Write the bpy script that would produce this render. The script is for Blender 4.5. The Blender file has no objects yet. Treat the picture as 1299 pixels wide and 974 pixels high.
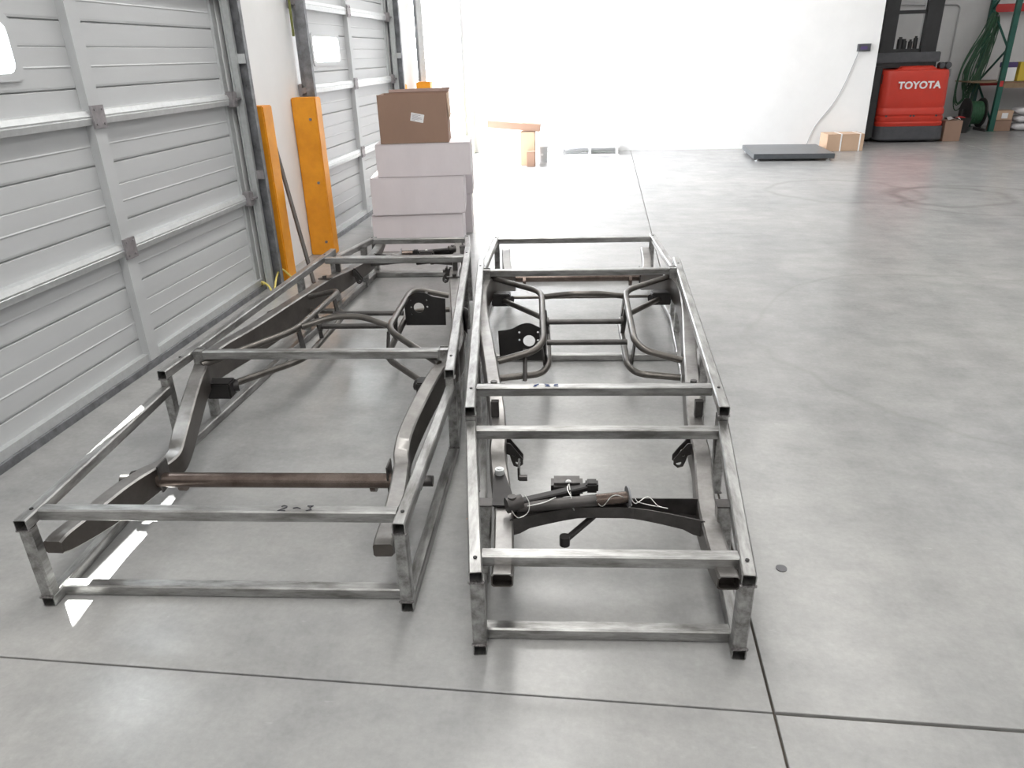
import bpy, bmesh, math, random
from mathutils import Vector, Matrix
random.seed(7)
sc = bpy.context.scene
C = sc.collection

# ------------------------------------------------------------------ camera
F_PX, PITCH, ROLL, YAW, CAM_H = 931.16, 0.422147, -0.0288579, -0.1270658, 1.6
fw = Vector((math.sin(YAW)*math.cos(PITCH), math.cos(YAW)*math.cos(PITCH), -math.sin(PITCH)))
rt = Vector((math.cos(YAW), -math.sin(YAW), 0)); up = rt.cross(fw)
r2 = rt*math.cos(ROLL)+up*math.sin(ROLL); u2 = -rt*math.sin(ROLL)+up*math.cos(ROLL)
cam = bpy.data.objects.new('camera', bpy.data.cameras.new('camera')); C.objects.link(cam)
cam.data.sensor_width = 36; cam.data.lens = F_PX/1299*36; cam.data.clip_end = 300
cam.matrix_world = Matrix(((r2.x, u2.x, -fw.x, 0), (r2.y, u2.y, -fw.y, 0), (r2.z, u2.z, -fw.z, CAM_H), (0, 0, 0, 1)))
sc.camera = cam

# ------------------------------------------------------------------ exposure, sky, sun, room lights
sc.view_settings.view_transform = 'Standard'; sc.view_settings.look = 'None'
sc.view_settings.gamma = 1; sc.view_settings.exposure = 0.0
W = bpy.data.worlds.new('sky'); sc.world = W; W.use_nodes = True
bg = W.node_tree.nodes['Background']; bg.inputs[0].default_value = (0.93, 0.96, 1.0, 1); bg.inputs[1].default_value = 23.0
SUN_DIR = Vector((0.925, -0.93, -1.67)).normalized()
sun = bpy.data.objects.new('sun', bpy.data.lights.new('sun', 'SUN')); C.objects.link(sun)
sun.data.energy = 46; sun.data.angle = math.radians(0.6); sun.data.color = (1, 0.97, 0.92)
sun.rotation_euler = SUN_DIR.to_track_quat('-Z', 'Y').to_euler(); sun.location = (-20, 20, 30)
portal = bpy.data.objects.new('doorway_daylight', bpy.data.lights.new('doorway_daylight', 'AREA')); C.objects.link(portal)
portal.data.shape = 'RECTANGLE'; portal.data.size = 3.6; portal.data.size_y = 2.7
portal.location = (-2.60, 12.05, 1.8); portal.rotation_euler = (0, -math.pi/2, 0)   # faces +X, fills the open roller door
portal.data.cycles.is_portal = True
LAMP_W = 62
CEIL = 6.4

# ------------------------------------------------------------------ materials
def nodes(name):
    m = bpy.data.materials.new(name); m.use_nodes = True
    nt = m.node_tree; return m, nt, nt.nodes['Principled BSDF']
def N(nt, t, **k):
    n = nt.nodes.new(t)
    for a, b in k.items(): setattr(n, a, b)
    return n
def mat(name, col, rough=0.5, metal=0.0, var=0.0, scale=8.0, col2=None, bump=0.0, bscale=60, stretch=(1, 1, 1), coat=0.0, spec=None, rvar=0.0):
    m, nt, p = nodes(name)
    p.inputs['Roughness'].default_value = rough; p.inputs['Metallic'].default_value = metal
    p.inputs['Base Color'].default_value = (*col, 1); p.inputs['Coat Weight'].default_value = coat
    if spec is not None: p.inputs['Specular IOR Level'].default_value = spec
    tc = N(nt, 'ShaderNodeTexCoord'); mp = N(nt, 'ShaderNodeMapping'); mp.inputs['Scale'].default_value = stretch
    nt.links.new(tc.outputs['Object'], mp.inputs['Vector'])
    if var or col2:
        nz = N(nt, 'ShaderNodeTexNoise'); nz.inputs['Scale'].default_value = scale; nz.inputs['Detail'].default_value = 6; nz.inputs['Roughness'].default_value = 0.65
        nt.links.new(mp.outputs[0], nz.inputs['Vector'])
        rp = N(nt, 'ShaderNodeValToRGB'); c2 = col2 or tuple(c*(1-var) for c in col)
        rp.color_ramp.elements[0].position = 0.35; rp.color_ramp.elements[1].position = 0.65
        rp.color_ramp.elements[0].color = (*c2, 1); rp.color_ramp.elements[1].color = (*(min(1, c*(1+var*0.5)) for c in col), 1)
        nt.links.new(nz.outputs['Fac'], rp.inputs[0]); nt.links.new(rp.outputs[0], p.inputs['Base Color'])
        if rvar:
            mr = N(nt, 'ShaderNodeMapRange'); mr.inputs['To Min'].default_value = rough-rvar; mr.inputs['To Max'].default_value = rough+rvar
            nt.links.new(nz.outputs['Fac'], mr.inputs[0]); nt.links.new(mr.outputs[0], p.inputs['Roughness'])
    if bump:
        nb = N(nt, 'ShaderNodeTexNoise'); nb.inputs['Scale'].default_value = bscale; nb.inputs['Detail'].default_value = 4
        nt.links.new(mp.outputs[0], nb.inputs['Vector'])
        b = N(nt, 'ShaderNodeBump'); b.inputs['Strength'].default_value = bump; b.inputs['Distance'].default_value = 0.004
        nt.links.new(nb.outputs['Fac'], b.inputs['Height']); nt.links.new(b.outputs[0], p.inputs['Normal'])
    return m

def floor_mat():
    m, nt, p = nodes('polished_concrete')
    tc = N(nt, 'ShaderNodeTexCoord'); geo = N(nt, 'ShaderNodeNewGeometry')
    def noise(scale, detail, rough=0.6, st=(1, 1, 1), rot=0):
        mp = N(nt, 'ShaderNodeMapping'); mp.inputs['Scale'].default_value = st; mp.inputs['Rotation'].default_value = (0, 0, rot)
        nt.links.new(geo.outputs['Position'], mp.inputs['Vector'])
        n = N(nt, 'ShaderNodeTexNoise'); n.inputs['Scale'].default_value = scale; n.inputs['Detail'].default_value = detail; n.inputs['Roughness'].default_value = rough
        nt.links.new(mp.outputs[0], n.inputs['Vector']); return n.outputs['Fac']
    def ramp(fac, a, b, ca, cb):
        r = N(nt, 'ShaderNodeValToRGB'); e = r.color_ramp.elements
        e[0].position = a; e[1].position = b; e[0].color = (*ca, 1); e[1].color = (*cb, 1)
        nt.links.new(fac, r.inputs[0]); return r.outputs[0]
    def mul(a, b, f=1.0, mode='MULTIPLY'):
        x = N(nt, 'ShaderNodeMix', data_type='RGBA', blend_type=mode); x.inputs[0].default_value = f
        nt.links.new(a, x.inputs[6]); nt.links.new(b, x.inputs[7]); return x.outputs[2]
    big = ramp(noise(0.55, 5), 0.3, 0.7, (0.29, 0.292, 0.295), (0.385, 0.38, 0.37))
    mid = ramp(noise(3.2, 8, 0.7, (1, 1.6, 1), 0.5), 0.3, 0.72, (0.80, 0.80, 0.81), (1.08, 1.08, 1.07))
    fine = ramp(noise(45, 4, 0.7), 0.3, 0.7, (0.93, 0.93, 0.93), (1.05, 1.05, 1.05))
    spk = ramp(noise(16, 2, 0.5, (1, 3, 1)), 0.72, 0.80, (0, 0, 0), (0.045, 0.045, 0.045))
    streak = ramp(noise(1.6, 7, 0.7, (1, 0.25, 1), 0.9), 0.30, 0.52, (0.86, 0.86, 0.87), (1, 1, 1))
    c = mul(mul(mul(big, mid), fine), streak); c = mul(c, spk, 1.0, 'ADD')
    warp = N(nt, 'ShaderNodeTexNoise'); warp.inputs['Scale'].default_value = 1.3; nt.links.new(geo.outputs['Position'], warp.inputs['Vector'])
    vm = N(nt, 'ShaderNodeVectorMath', operation='MULTIPLY_ADD'); vm.inputs[1].default_value = (0.5, 0.5, 0); nt.links.new(warp.outputs['Color'], vm.inputs[0]); nt.links.new(geo.outputs['Position'], vm.inputs[2])
    brk = noise(5.0, 5)
    for cx, cy, rad, wd, dk in ((4.15, 9.25, 0.62, 0.10, 0.30), (4.45, 9.0, 0.95, 0.07, 0.22), (3.1, 9.6, 0.80, 0.08, 0.20), (0.08, 2.34, 0.0, 0.045, 0.30), (0.25, 2.33, 0.0, 0.05, 0.22), (2.6, 4.6, 1.4, 0.03, 0.12)):   # tyre scuffs and drips
        d = N(nt, 'ShaderNodeVectorMath', operation='DISTANCE'); d.inputs[1].default_value = (cx, cy, 0); nt.links.new(vm.outputs[0], d.inputs[0])
        a = N(nt, 'ShaderNodeMath', operation='SUBTRACT'); a.inputs[1].default_value = rad; nt.links.new(d.outputs['Value'], a.inputs[0])
        b = N(nt, 'ShaderNodeMath', operation='ABSOLUTE'); nt.links.new(a.outputs[0], b.inputs[0])
        q = N(nt, 'ShaderNodeMapRange'); q.inputs['From Min'].default_value = 0; q.inputs['From Max'].default_value = wd; q.inputs['To Min'].default_value = 2*dk; q.inputs['To Max'].default_value = 0
        nt.links.new(b.outputs[0], q.inputs[0])
        k = N(nt, 'ShaderNodeMath', operation='MULTIPLY'); nt.links.new(q.outputs[0], k.inputs[0]); nt.links.new(brk, k.inputs[1])
        x = N(nt, 'ShaderNodeMix', data_type='RGBA', blend_type='MIX'); nt.links.new(k.outputs[0], x.inputs[0]); nt.links.new(c, x.inputs[6]); x.inputs[7].default_value = (0.08, 0.075, 0.07, 1); c = x.outputs[2]
    nt.links.new(c, p.inputs['Base Color'])
    p.inputs['Roughness'].default_value = 0.25
    p.inputs['Specular IOR Level'].default_value = 0.55
    b = N(nt, 'ShaderNodeBump'); b.inputs['Strength'].default_value = 0.05; b.inputs['Distance'].default_value = 0.01
    nt.links.new(noise(7, 5), b.inputs['Height']); nt.links.new(b.outputs[0], p.inputs['Normal'])
    return m

def carton_mat(name, col):
    return mat(name, col, 0.75, 0, 0.04, 6, bump=0.10, bscale=90, stretch=(1, 1, 0.4))

M = dict(
 floor=floor_mat(),
 joint=mat('joint_dirt', (0.09, 0.075, 0.06), 0.9, 0, 0.3, 20),
 white=mat('white_wall_paint', (0.80, 0.80, 0.80), 0.6, 0, 0.03, 2),
 greywall=mat('grey_wall_paint', (0.62, 0.62, 0.62), 0.7, 0, 0.06, 2),
 tanwall=mat('block_wall', (0.42, 0.39, 0.35), 0.8, 0, 0.10, 2),
 ceil=mat('ceiling_deck', (0.72, 0.72, 0.72), 0.7, 0, 0.05, 1),
 door=mat('door_paint', (0.52, 0.53, 0.54), 0.45, 0, 0.06, 3, bump=0.05, bscale=200, stretch=(1, .2, 1)),
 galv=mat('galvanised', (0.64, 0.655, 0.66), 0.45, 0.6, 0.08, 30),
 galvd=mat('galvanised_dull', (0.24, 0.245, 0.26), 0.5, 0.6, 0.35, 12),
 hinge=mat('hinge_plate', (0.33, 0.31, 0.32), 0.5, 0.5, 0.2, 20),
 orange=mat('orange_paint', (0.80, 0.33, 0.015), 0.42, 0, 0.10, 5, col2=(0.70, 0.27, 0.012)),
 yellow=mat('glare_paled_orange', (0.88, 0.84, 0.58), 0.45, 0, 0.05, 5),  # orange guard paint made pale to carry the doorway glare in its colour
 steel=mat('mill_steel', (0.385, 0.385, 0.38), 0.37, 0.85, 0.35, 9, col2=(0.19, 0.185, 0.178), bump=0.12, bscale=70, stretch=(3, .6, 3)),
 steelx=mat('mill_steel_cross', (0.385, 0.385, 0.38), 0.37, 0.85, 0.35, 9, col2=(0.19, 0.185, 0.178), bump=0.12, bscale=70, stretch=(.6, 3, 3)),
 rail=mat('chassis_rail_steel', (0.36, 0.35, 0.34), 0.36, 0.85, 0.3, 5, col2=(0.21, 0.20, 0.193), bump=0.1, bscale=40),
 railside=mat('chassis_web_dark', (0.085, 0.075, 0.068), 0.42, 0.6, 0.3, 6, bump=0.1),
 dark=mat('dark_oiled_steel', (0.085, 0.08, 0.078), 0.40, 0.75, 0.3, 12, bump=0.1),
 tube=mat('bent_tube_steel', (0.135, 0.125, 0.115), 0.32, 0.85, 0.3, 9),
 brown=mat('brown_tube_steel', (0.155, 0.125, 0.11), 0.27, 0.85, 0.35, 8, col2=(0.085, 0.062, 0.052)),
 plate=mat('black_plate', (0.035, 0.033, 0.033), 0.45, 0.6, 0.2, 10),
 weld=mat('weld_bead', (0.20, 0.19, 0.19), 0.4, 0.8, 0.4, 90, bump=0.6, bscale=200),
 wire=mat('tie_wire', (0.6, 0.6, 0.58), 0.35, 0.9),
 ink=mat('marker_ink', (0.04, 0.04, 0.05), 0.7),
 blueink=mat('blue_marker_ink', (0.10, 0.14, 0.30), 0.7),
 wbox=carton_mat('white_carton', (0.70, 0.65, 0.675)),
 seam=mat('carton_seam', (0.34, 0.29, 0.29), 0.8),
 card=carton_mat('cardboard', (0.29, 0.185, 0.135)),
 card2=carton_mat('pale_cardboard', (0.52, 0.36, 0.25)),
 cardin=carton_mat('cardboard_inside', (0.17, 0.105, 0.085)),
 strap=mat('white_strap', (0.85, 0.85, 0.85), 0.4),
 paper=mat('white_paper', (0.80, 0.80, 0.81), 0.6),
 print=mat('label_print', (0.35, 0.34, 0.38), 0.6),
 red=mat('red_truck_paint', (0.56, 0.040, 0.022), 0.33, 0, 0.06, 4),
 black=mat('black_paint', (0.022, 0.022, 0.024), 0.40, 0, 0.2, 6),
 grey=mat('dark_grey_casting', (0.07, 0.072, 0.08), 0.5, 0, 0.2, 8),
 rubber=mat('rubber', (0.02, 0.02, 0.02), 0.7),
 scale=mat('dark_plate', (0.10, 0.11, 0.12), 0.30, 0.3, 0.15, 10),
 green=mat('rack_green', (0.014, 0.10, 0.075), 0.45, 0, 0.15, 5),
 hose=mat('green_hose', (0.035, 0.11, 0.055), 0.5, 0, 0.3, 10),
 redb=mat('red_beam', (0.50, 0.03, 0.03), 0.45, 0, 0.1, 5),
 purple=mat('purple_lid', (0.08, 0.05, 0.16), 0.5),
 ybox=mat('yellow_box', (0.60, 0.45, 0.05), 0.5),
 wood=mat('brown_board', (0.25, 0.17, 0.10), 0.7, 0, 0.2, 10),
 bag=mat('white_bag', (0.62, 0.61, 0.63), 0.5, 0, 0.1, 10, bump=0.4, bscale=25),
 pail=mat('grey_pail', (0.55, 0.55, 0.56), 0.4),
 conduit=mat('conduit', (0.45, 0.45, 0.46), 0.4, 0.5),
 cable=mat('cable_grey', (0.35, 0.35, 0.36), 0.5),
 hyel=mat('yellow_hose', (0.70, 0.58, 0.16), 0.5),
 olive=mat('olive_rope', (0.14, 0.15, 0.04), 0.8),
 pole=mat('pole_dark', (0.10, 0.09, 0.085), 0.5, 0.3, 0.2, 8),
 outside=mat('yard_concrete', (0.55, 0.54, 0.52), 0.8, 0, 0.1, 1),
 scrap=mat('orange_scrap', (0.75, 0.22, 0.08), 0.7),
 plug=mat('grey_plug', (0.13, 0.13, 0.14), 0.6),
)
def glass():
    m, nt, p = nodes('window_pane')
    tr = N(nt, 'ShaderNodeBsdfTransparent'); tr.inputs[0].default_value = (0.93, 0.95, 0.95, 1)
    gl = N(nt, 'ShaderNodeBsdfGlossy'); gl.inputs['Roughness'].default_value = 0.03
    mx = N(nt, 'ShaderNodeMixShader'); mx.inputs[0].default_value = 0.06
    nt.links.new(tr.outputs[0], mx.inputs[1]); nt.links.new(gl.outputs[0], mx.inputs[2])
    nt.links.new(mx.outputs[0], nt.nodes['Material Output'].inputs[0]); return m
M['glass'] = glass()
def lampmat():
    m, nt, p = nodes('lamp_diffuser'); p.inputs['Emission Color'].default_value = (1, 0.99, 0.96, 1); p.inputs['Emission Strength'].default_value = 1.0; return m
M['lamp'] = lampmat()

# ------------------------------------------------------------------ object helpers
def link(name, me, parent=None, m=None, kind=None):
    if m is not None:
        for x in (m if isinstance(m, (list, tuple)) else [m]): me.materials.append(M[x])
    o = bpy.data.objects.new(name, me); C.objects.link(o)
    if parent is not None: o.parent = parent
    if kind: o['kind'] = kind
    return o
def obj(name, bm, m, parent=None, smooth=False, kind=None):
    bmesh.ops.recalc_face_normals(bm, faces=bm.faces)
    me = bpy.data.meshes.new(name); bm.to_mesh(me); bm.free()
    if smooth:
        for p in me.polygons: p.use_smooth = True
        me.set_sharp_from_angle(angle=math.radians(40))
    return link(name, me, parent, m, kind)
def tag(o, label, cat=None, group=None):
    o['label'] = label
    if cat: o['category'] = cat
    if group: o['group'] = group
    return o
def thing(name, label, cat, loc=(0, 0, 0), rz=0, group=None):
    o = bpy.data.objects.new(name, None); C.objects.link(o); o.location = loc; o.rotation_euler = (0, 0, rz); o.empty_display_size = 0.1
    return tag(o, label, cat, group)
def structure(name, bm, m, parent=None, smooth=False):
    return obj(name, bm, m, parent, smooth, 'structure' if parent is None else None)
def struct_empty(name, loc=(0, 0, 0)):
    o = bpy.data.objects.new(name, None); C.objects.link(o); o.location = loc; o['kind'] = 'structure'; return o
def copy_tree(o, parent=None):
    c = o.copy(); C.objects.link(c)
    if parent is not None: c.parent = parent
    for ch in list(o.children): copy_tree(ch, c)
    return c
def BM(): return bmesh.new()
def box(bm, x0, x1, y0, y1, z0, z1, bev=0.0, seg=2):
    vs = [bm.verts.new((x, y, z)) for x in (x0, x1) for y in (y0, y1) for z in (z0, z1)]
    idx = ((0, 1, 3, 2), (4, 6, 7, 5), (0, 4, 5, 1), (2, 3, 7, 6), (0, 2, 6, 4), (1, 5, 7, 3))
    fs = [bm.faces.new([vs[i] for i in f]) for f in idx]
    if bev:
        es = list({e for f in fs for e in f.edges})
        bmesh.ops.bevel(bm, geom=es, offset=bev, segments=seg, affect='EDGES', clamp_overlap=True)
    return vs
def bx(name, dims, m, parent=None, bev=0.0, kind=None, smooth=None):
    bm = BM(); box(bm, *dims, bev=bev); return obj(name, bm, m, parent, bool(bev) if smooth is None else smooth, kind)
def frame_axes(d, upv=(0, 0, 1)):
    d = Vector(d).normalized(); upv = Vector(upv)
    if abs(d.dot(upv)) > 0.98: upv = Vector((0, 1, 0))
    s = d.cross(upv).normalized(); u = s.cross(d).normalized(); return d, s, u
def rprofile(w, h, r, n=3):
    pts = []
    for cx, cy, a0 in ((w/2-r, h/2-r, 0), (-w/2+r, h/2-r, 90), (-w/2+r, -h/2+r, 180), (w/2-r, -h/2+r, 270)):
        for k in range(n):
            a = math.radians(a0+90*k/(n-1)); pts.append((cx+r*math.cos(a), cy+r*math.sin(a)))
    return pts
def rbar(bm, p0, p1, w=0.04, h=0.04, upv=(0, 0, 1), wall=0.003, deep=0.16, r=0.0045):
    """rectangular hollow section with open ends; h is measured along upv"""
    p0, p1 = Vector(p0), Vector(p1); d, s, u = frame_axes(p1-p0, upv)
    L = (p1-p0).length; deep = min(deep, L*0.45)
    out = rprofile(w, h, r, 2); inn = rprofile(w-2*wall, h-2*wall, max(r-wall, 0.002), 2)
    def ring(o, prof): return [bm.verts.new(o+s*a+u*b) for a, b in prof]
    n = len(out); rings = [ring(p0+d*deep, inn), ring(p0, inn), ring(p0, out), ring(p1, out), ring(p1, inn), ring(p1-d*deep, inn)]
    for A, B in zip(rings, rings[1:]):
        for i in range(n): bm.faces.new((A[i], A[(i+1) % n], B[(i+1) % n], B[i]))
    bm.faces.new(rings[0]); bm.faces.new(list(reversed(rings[-1])))
def cyl(bm, p0, p1, r, n=16, r1=None, cap=True):
    p0, p1 = Vector(p0), Vector(p1); d, s, u = frame_axes(p1-p0); r1 = r if r1 is None else r1
    A = [bm.verts.new(p0+(s*math.cos(a)+u*math.sin(a))*r) for a in [2*math.pi*i/n for i in range(n)]]
    B = [bm.verts.new(p1+(s*math.cos(a)+u*math.sin(a))*r1) for a in [2*math.pi*i/n for i in range(n)]]
    for i in range(n): bm.faces.new((A[i], A[(i+1) % n], B[(i+1) % n], B[i]))
    if cap: bm.faces.new(A); bm.faces.new(B)
def fillet(pts, rad, n=6):
    pts = [Vector(p) for p in pts]; out = [pts[0]]
    for a, b, c in zip(pts, pts[1:], pts[2:]):
        d1, d2 = (a-b), (c-b); l = min(rad, d1.length*0.48, d2.length*0.48)
        p, q = b+d1.normalized()*l, b+d2.normalized()*l
        for k in range(n+1):
            t = k/n; out.append(p*(1-t)**2+b*2*t*(1-t)+q*t*t)
    out.append(pts[-1]); return out
def catmull(P, n=6):
    P = [Vector(p) for p in P]; out = []
    for i in range(len(P)-1):
        a, b, c, d = P[max(i-1, 0)], P[i], P[i+1], P[min(i+2, len(P)-1)]
        for k in range(n):
            t = k/n; out.append(0.5*((2*b)+(c-a)*t+(2*a-5*b+4*c-d)*t*t+(3*b-a-3*c+d)*t**3))
    out.append(P[-1]); return out
def sweep(bm, path, r, n=10, cap=True, closed=False):
    path = [Vector(p) for p in path]; m = len(path)
    def tan(i):
        a = path[i-1] if (i > 0 or closed) else path[i]; b = path[(i+1) % m] if (i < m-1 or closed) else path[i]
        return (b-a).normalized()
    t = tan(0); _, s, u = frame_axes(t); rings = []
    for i in range(m):
        t2 = tan(i); q = t.rotation_difference(t2); s = q @ s; u = q @ u; t = t2
        rr = r[i] if isinstance(r, (list, tuple)) else r
        rings.append([bm.verts.new(path[i]+(s*math.cos(2*math.pi*k/n)+u*math.sin(2*math.pi*k/n))*rr) for k in range(n)])
    prs = list(zip(rings, rings[1:]))+([(rings[-1], rings[0])] if closed else [])
    for A, B in prs:
        for k in range(n): bm.faces.new((A[k], A[(k+1) % n], B[(k+1) % n], B[k]))
    if cap and not closed: bm.faces.new(rings[0]); bm.faces.new(rings[-1])
def tube_obj(name, path, r, m, parent=None, n=10, closed=False):
    bm = BM(); sweep(bm, path, r, n, closed=closed); return obj(name, bm, m, parent, True)
def eval_curve(cu, name):
    tmp = bpy.data.objects.new('tmp', cu); C.objects.link(tmp)
    dg = bpy.context.evaluated_depsgraph_get(); dg.update()
    me = bpy.data.meshes.new_from_object(tmp.evaluated_get(dg)); me.name = name
    bpy.data.objects.remove(tmp); bpy.data.curves.remove(cu); return me
def flat_shape(name, outer, holes, th, m, parent, mtx):
    """2-D outline with holes, given thickness, then placed by a matrix"""
    cu = bpy.data.curves.new(name, 'CURVE'); cu.dimensions = '2D'; cu.fill_mode = 'BOTH'; cu.extrude = th/2
    for pts in [outer]+list(holes):
        sp = cu.splines.new('POLY'); sp.points.add(len(pts)-1); sp.use_cyclic_u = True
        for i, (x, y) in enumerate(pts): sp.points[i].co = (x, y, 0, 1)
    me = eval_curve(cu, name); me.transform(mtx); return link(name, me, parent, m)
def circ(cx, cy, r, n=16): return [(cx+r*math.cos(2*math.pi*i/n), cy+r*math.sin(2*math.pi*i/n)) for i in range(n)]
def rrect(x0, x1, y0, y1, r, n=4):
    return [(a+(x0+x1)/2, b+(y0+y1)/2) for a, b in rprofile(x1-x0, y1-y0, r, n)]
def text_obj(name, s, size, m, parent, mtx, ext=0.002, off=0.0, sx=1.0):
    cu = bpy.data.curves.new(name, 'FONT'); cu.body = s; cu.size = size; cu.extrude = ext; cu.offset = off
    cu.align_x = 'CENTER'; cu.align_y = 'CENTER'; cu.space_character = 1.05
    me = eval_curve(cu, name); me.transform(mtx @ Matrix.Diagonal((sx, 1, 1, 1))); return link(name, me, parent, m)
PI = math.pi
XZ = Matrix.Rotation(PI/2, 4, 'X')       # xy -> xz plane, readable from -Y

# ================================================================== THE ROOM
X_W, Y_B, X_E = -2.58, 13.65, 4.39       # left wall face, back wall face, end of the back wall
fl = struct_empty('floor')
bx('joint_bed', (-9, 14.5, -7, 18, -0.20, -0.012), 'joint', fl)
slab_x = [-9, 0.482, 6.1, 14.5]; slab_y = [-7, -4.15, 1.474, 7.10, 12.74, 18]
for i in range(3):
    for j in range(5):
        gx, gy = 0.0035, (0.0055 if i else 0.003)
        g0, g1 = (gy if j == 2 else 0.0008), (gy if j == 1 else 0.0008)
        bm = BM(); box(bm, slab_x[i]+gx, slab_x[i+1]-gx, slab_y[j]+g0, slab_y[j+1]-g1, -0.15, 0)
        bmesh.ops.bevel(bm, geom=[e for e in bm.edges if all(v.co.z > -0.01 for v in e.verts)], offset=0.0015, segments=1, affect='EDGES')
        obj('floor_slab', bm, 'floor', fl)

# left wall: solid between the three roller doors
DOORS = [(2.18, 5.20), (6.48, 9.42), (10.72, 13.44)]; DOOR_H = 3.78
bm = BM(); ys = [-7.0, DOORS[0][0], DOORS[0][1], DOORS[1][0], DOORS[1][1], DOORS[2][0], DOORS[2][1], Y_B+0.2]
for k in range(0, 8, 2): box(bm, X_W-0.2, X_W, ys[k], ys[k+1], 0, CEIL)
for a, b in DOORS: box(bm, X_W-0.2, X_W, a, b, DOOR_H, CEIL)
structure('wall_left', bm, 'white')
bm = BM(); box(bm, X_W-0.2, X_E, Y_B, Y_B+0.2, 0, CEIL); structure('wall_back', bm, 'white')
bm = BM(); box(bm, X_E-0.15, X_E-0.001, Y_B+0.201, 17.2, 0, CEIL); structure('wall_return', bm, 'white')
bm = BM(); box(bm, X_E, 14.3, 17.0, 17.2, 0, CEIL); structure('wall_rear', bm, 'greywall')
bm = BM(); box(bm, 14.0, 14.3, -7, 16.99, 0, CEIL); structure('wall_right', bm, 'white')
bm = BM(); box(bm, X_W-0.2, 13.99, -7.2, -7.0, 0, CEIL); structure('wall_front', bm, 'white')
bm = BM(); box(bm, X_W-0.3, 14.4, -7.3, 17.4, CEIL+0.001, CEIL+0.2); structure('ceiling', bm, 'ceil')
bm = BM(); box(bm, -40, X_W-0.21, -20, 60, -0.3, -0.02); structure('ground_outside', bm, 'outside')

# ceiling lamps: out of view, added as overhead fill, strength weighted per column
first = None
for ix in range(4):
    for iy in range(5):
        x, y = -0.6+3.9*ix, -4.6+4.3*iy
        if first is None:
            t = thing('ceiling_fill_light', 'unseen light panel added under the ceiling to brighten the floor', 'light', group='unseen light panels added under the ceiling')
            bx('housing', (-0.47, 0.47, -1.92, 1.92, 0.02, 0.09), 'paper', t)
            bx('diffuser', (-0.45, 0.45, -1.90, 1.90, 0.0, 0.019), 'lamp', t)
            for sx in (-1.5, 1.5): tube_obj('hanger', [(0, sx, 0.09), (0, sx, 0.40)], 0.006, 'conduit', t, 6)
            first = t
        else: t = copy_tree(first)
        t.location = (x, y, CEIL-0.401)
        lg = bpy.data.objects.new('lamp', bpy.data.lights.new('lamp', 'AREA')); C.objects.link(lg)
        lg.data.shape = 'RECTANGLE'; lg.data.size = 0.9; lg.data.size_y = 3.8; lg.data.energy = LAMP_W*(1.7, 0.75, 0.35, 0.30)[ix]; lg.data.color = (1, 0.985, 0.95)
        lg.location = (x, y, CEIL-0.42)

# ------------------------------------------------------------------ roller doors
JZ = [0.04, 0.69, 1.365, 2.035, 2.70, 3.36, 3.78]      # joints between sections
XD = -2.60                                              # face of the door skin
def section_profile(z0, z1):
    h = z1-z0; P = [(z0+0.003, XD-0.004), (z0+0.004, XD)]
    def groove(z, d, w): return [(z-w, XD), (z-w*0.15, XD-d), (z+w*0.15, XD-d), (z+w*0.6, XD-d*0.15), (z+w*2.4, XD)]
    def ridge(z, d): return [(z-0.006, XD), (z, XD+d), (z+0.006, XD)]
    for kind, off in (('g', 0.135), ('r', 0.235), ('s', 0.325), ('g', 0.44), ('r', 0.535)):
        if off > h-0.03: break
        if kind == 'g': P += groove(z0+off, 0.016, 0.006)
        elif kind == 's': P += groove(z0+off, 0.005, 0.005)
        else: P += ridge(z0+off, 0.003)
    P += [(z1-0.004, XD), (z1-0.003, XD-0.004)]
    return P
def skin(bm, prof, y0, y1):
    f = [[bm.verts.new((x, y, z)) for z, x in prof] for y in (y0, y1)]
    b = [[bm.verts.new((XD-0.018, y, z)) for z in (prof[0][0], prof[-1][0])] for y in (y0, y1)]
    for i in range(len(prof)-1): bm.faces.new((f[0][i], f[1][i], f[1][i+1], f[0][i+1]))
    bm.faces.new((b[0][0], b[0][1], b[1][1], b[1][0])); bm.faces.new((f[0][0], b[0][0], b[1][0], f[1][0])); bm.faces.new((f[0][-1], f[1][-1], b[1][1], b[0][1]))
    for k in (0, 1): bm.faces.new([*f[k], b[k][1], b[k][0]])
def clip(prof, lo, hi):
    q = [p for p in prof if lo < p[0] < hi]
    if lo > prof[0][0]: q = [(lo, XD)]+q
    if hi < prof[-1][0]: q = q+[(hi, XD)]
    return q
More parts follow.
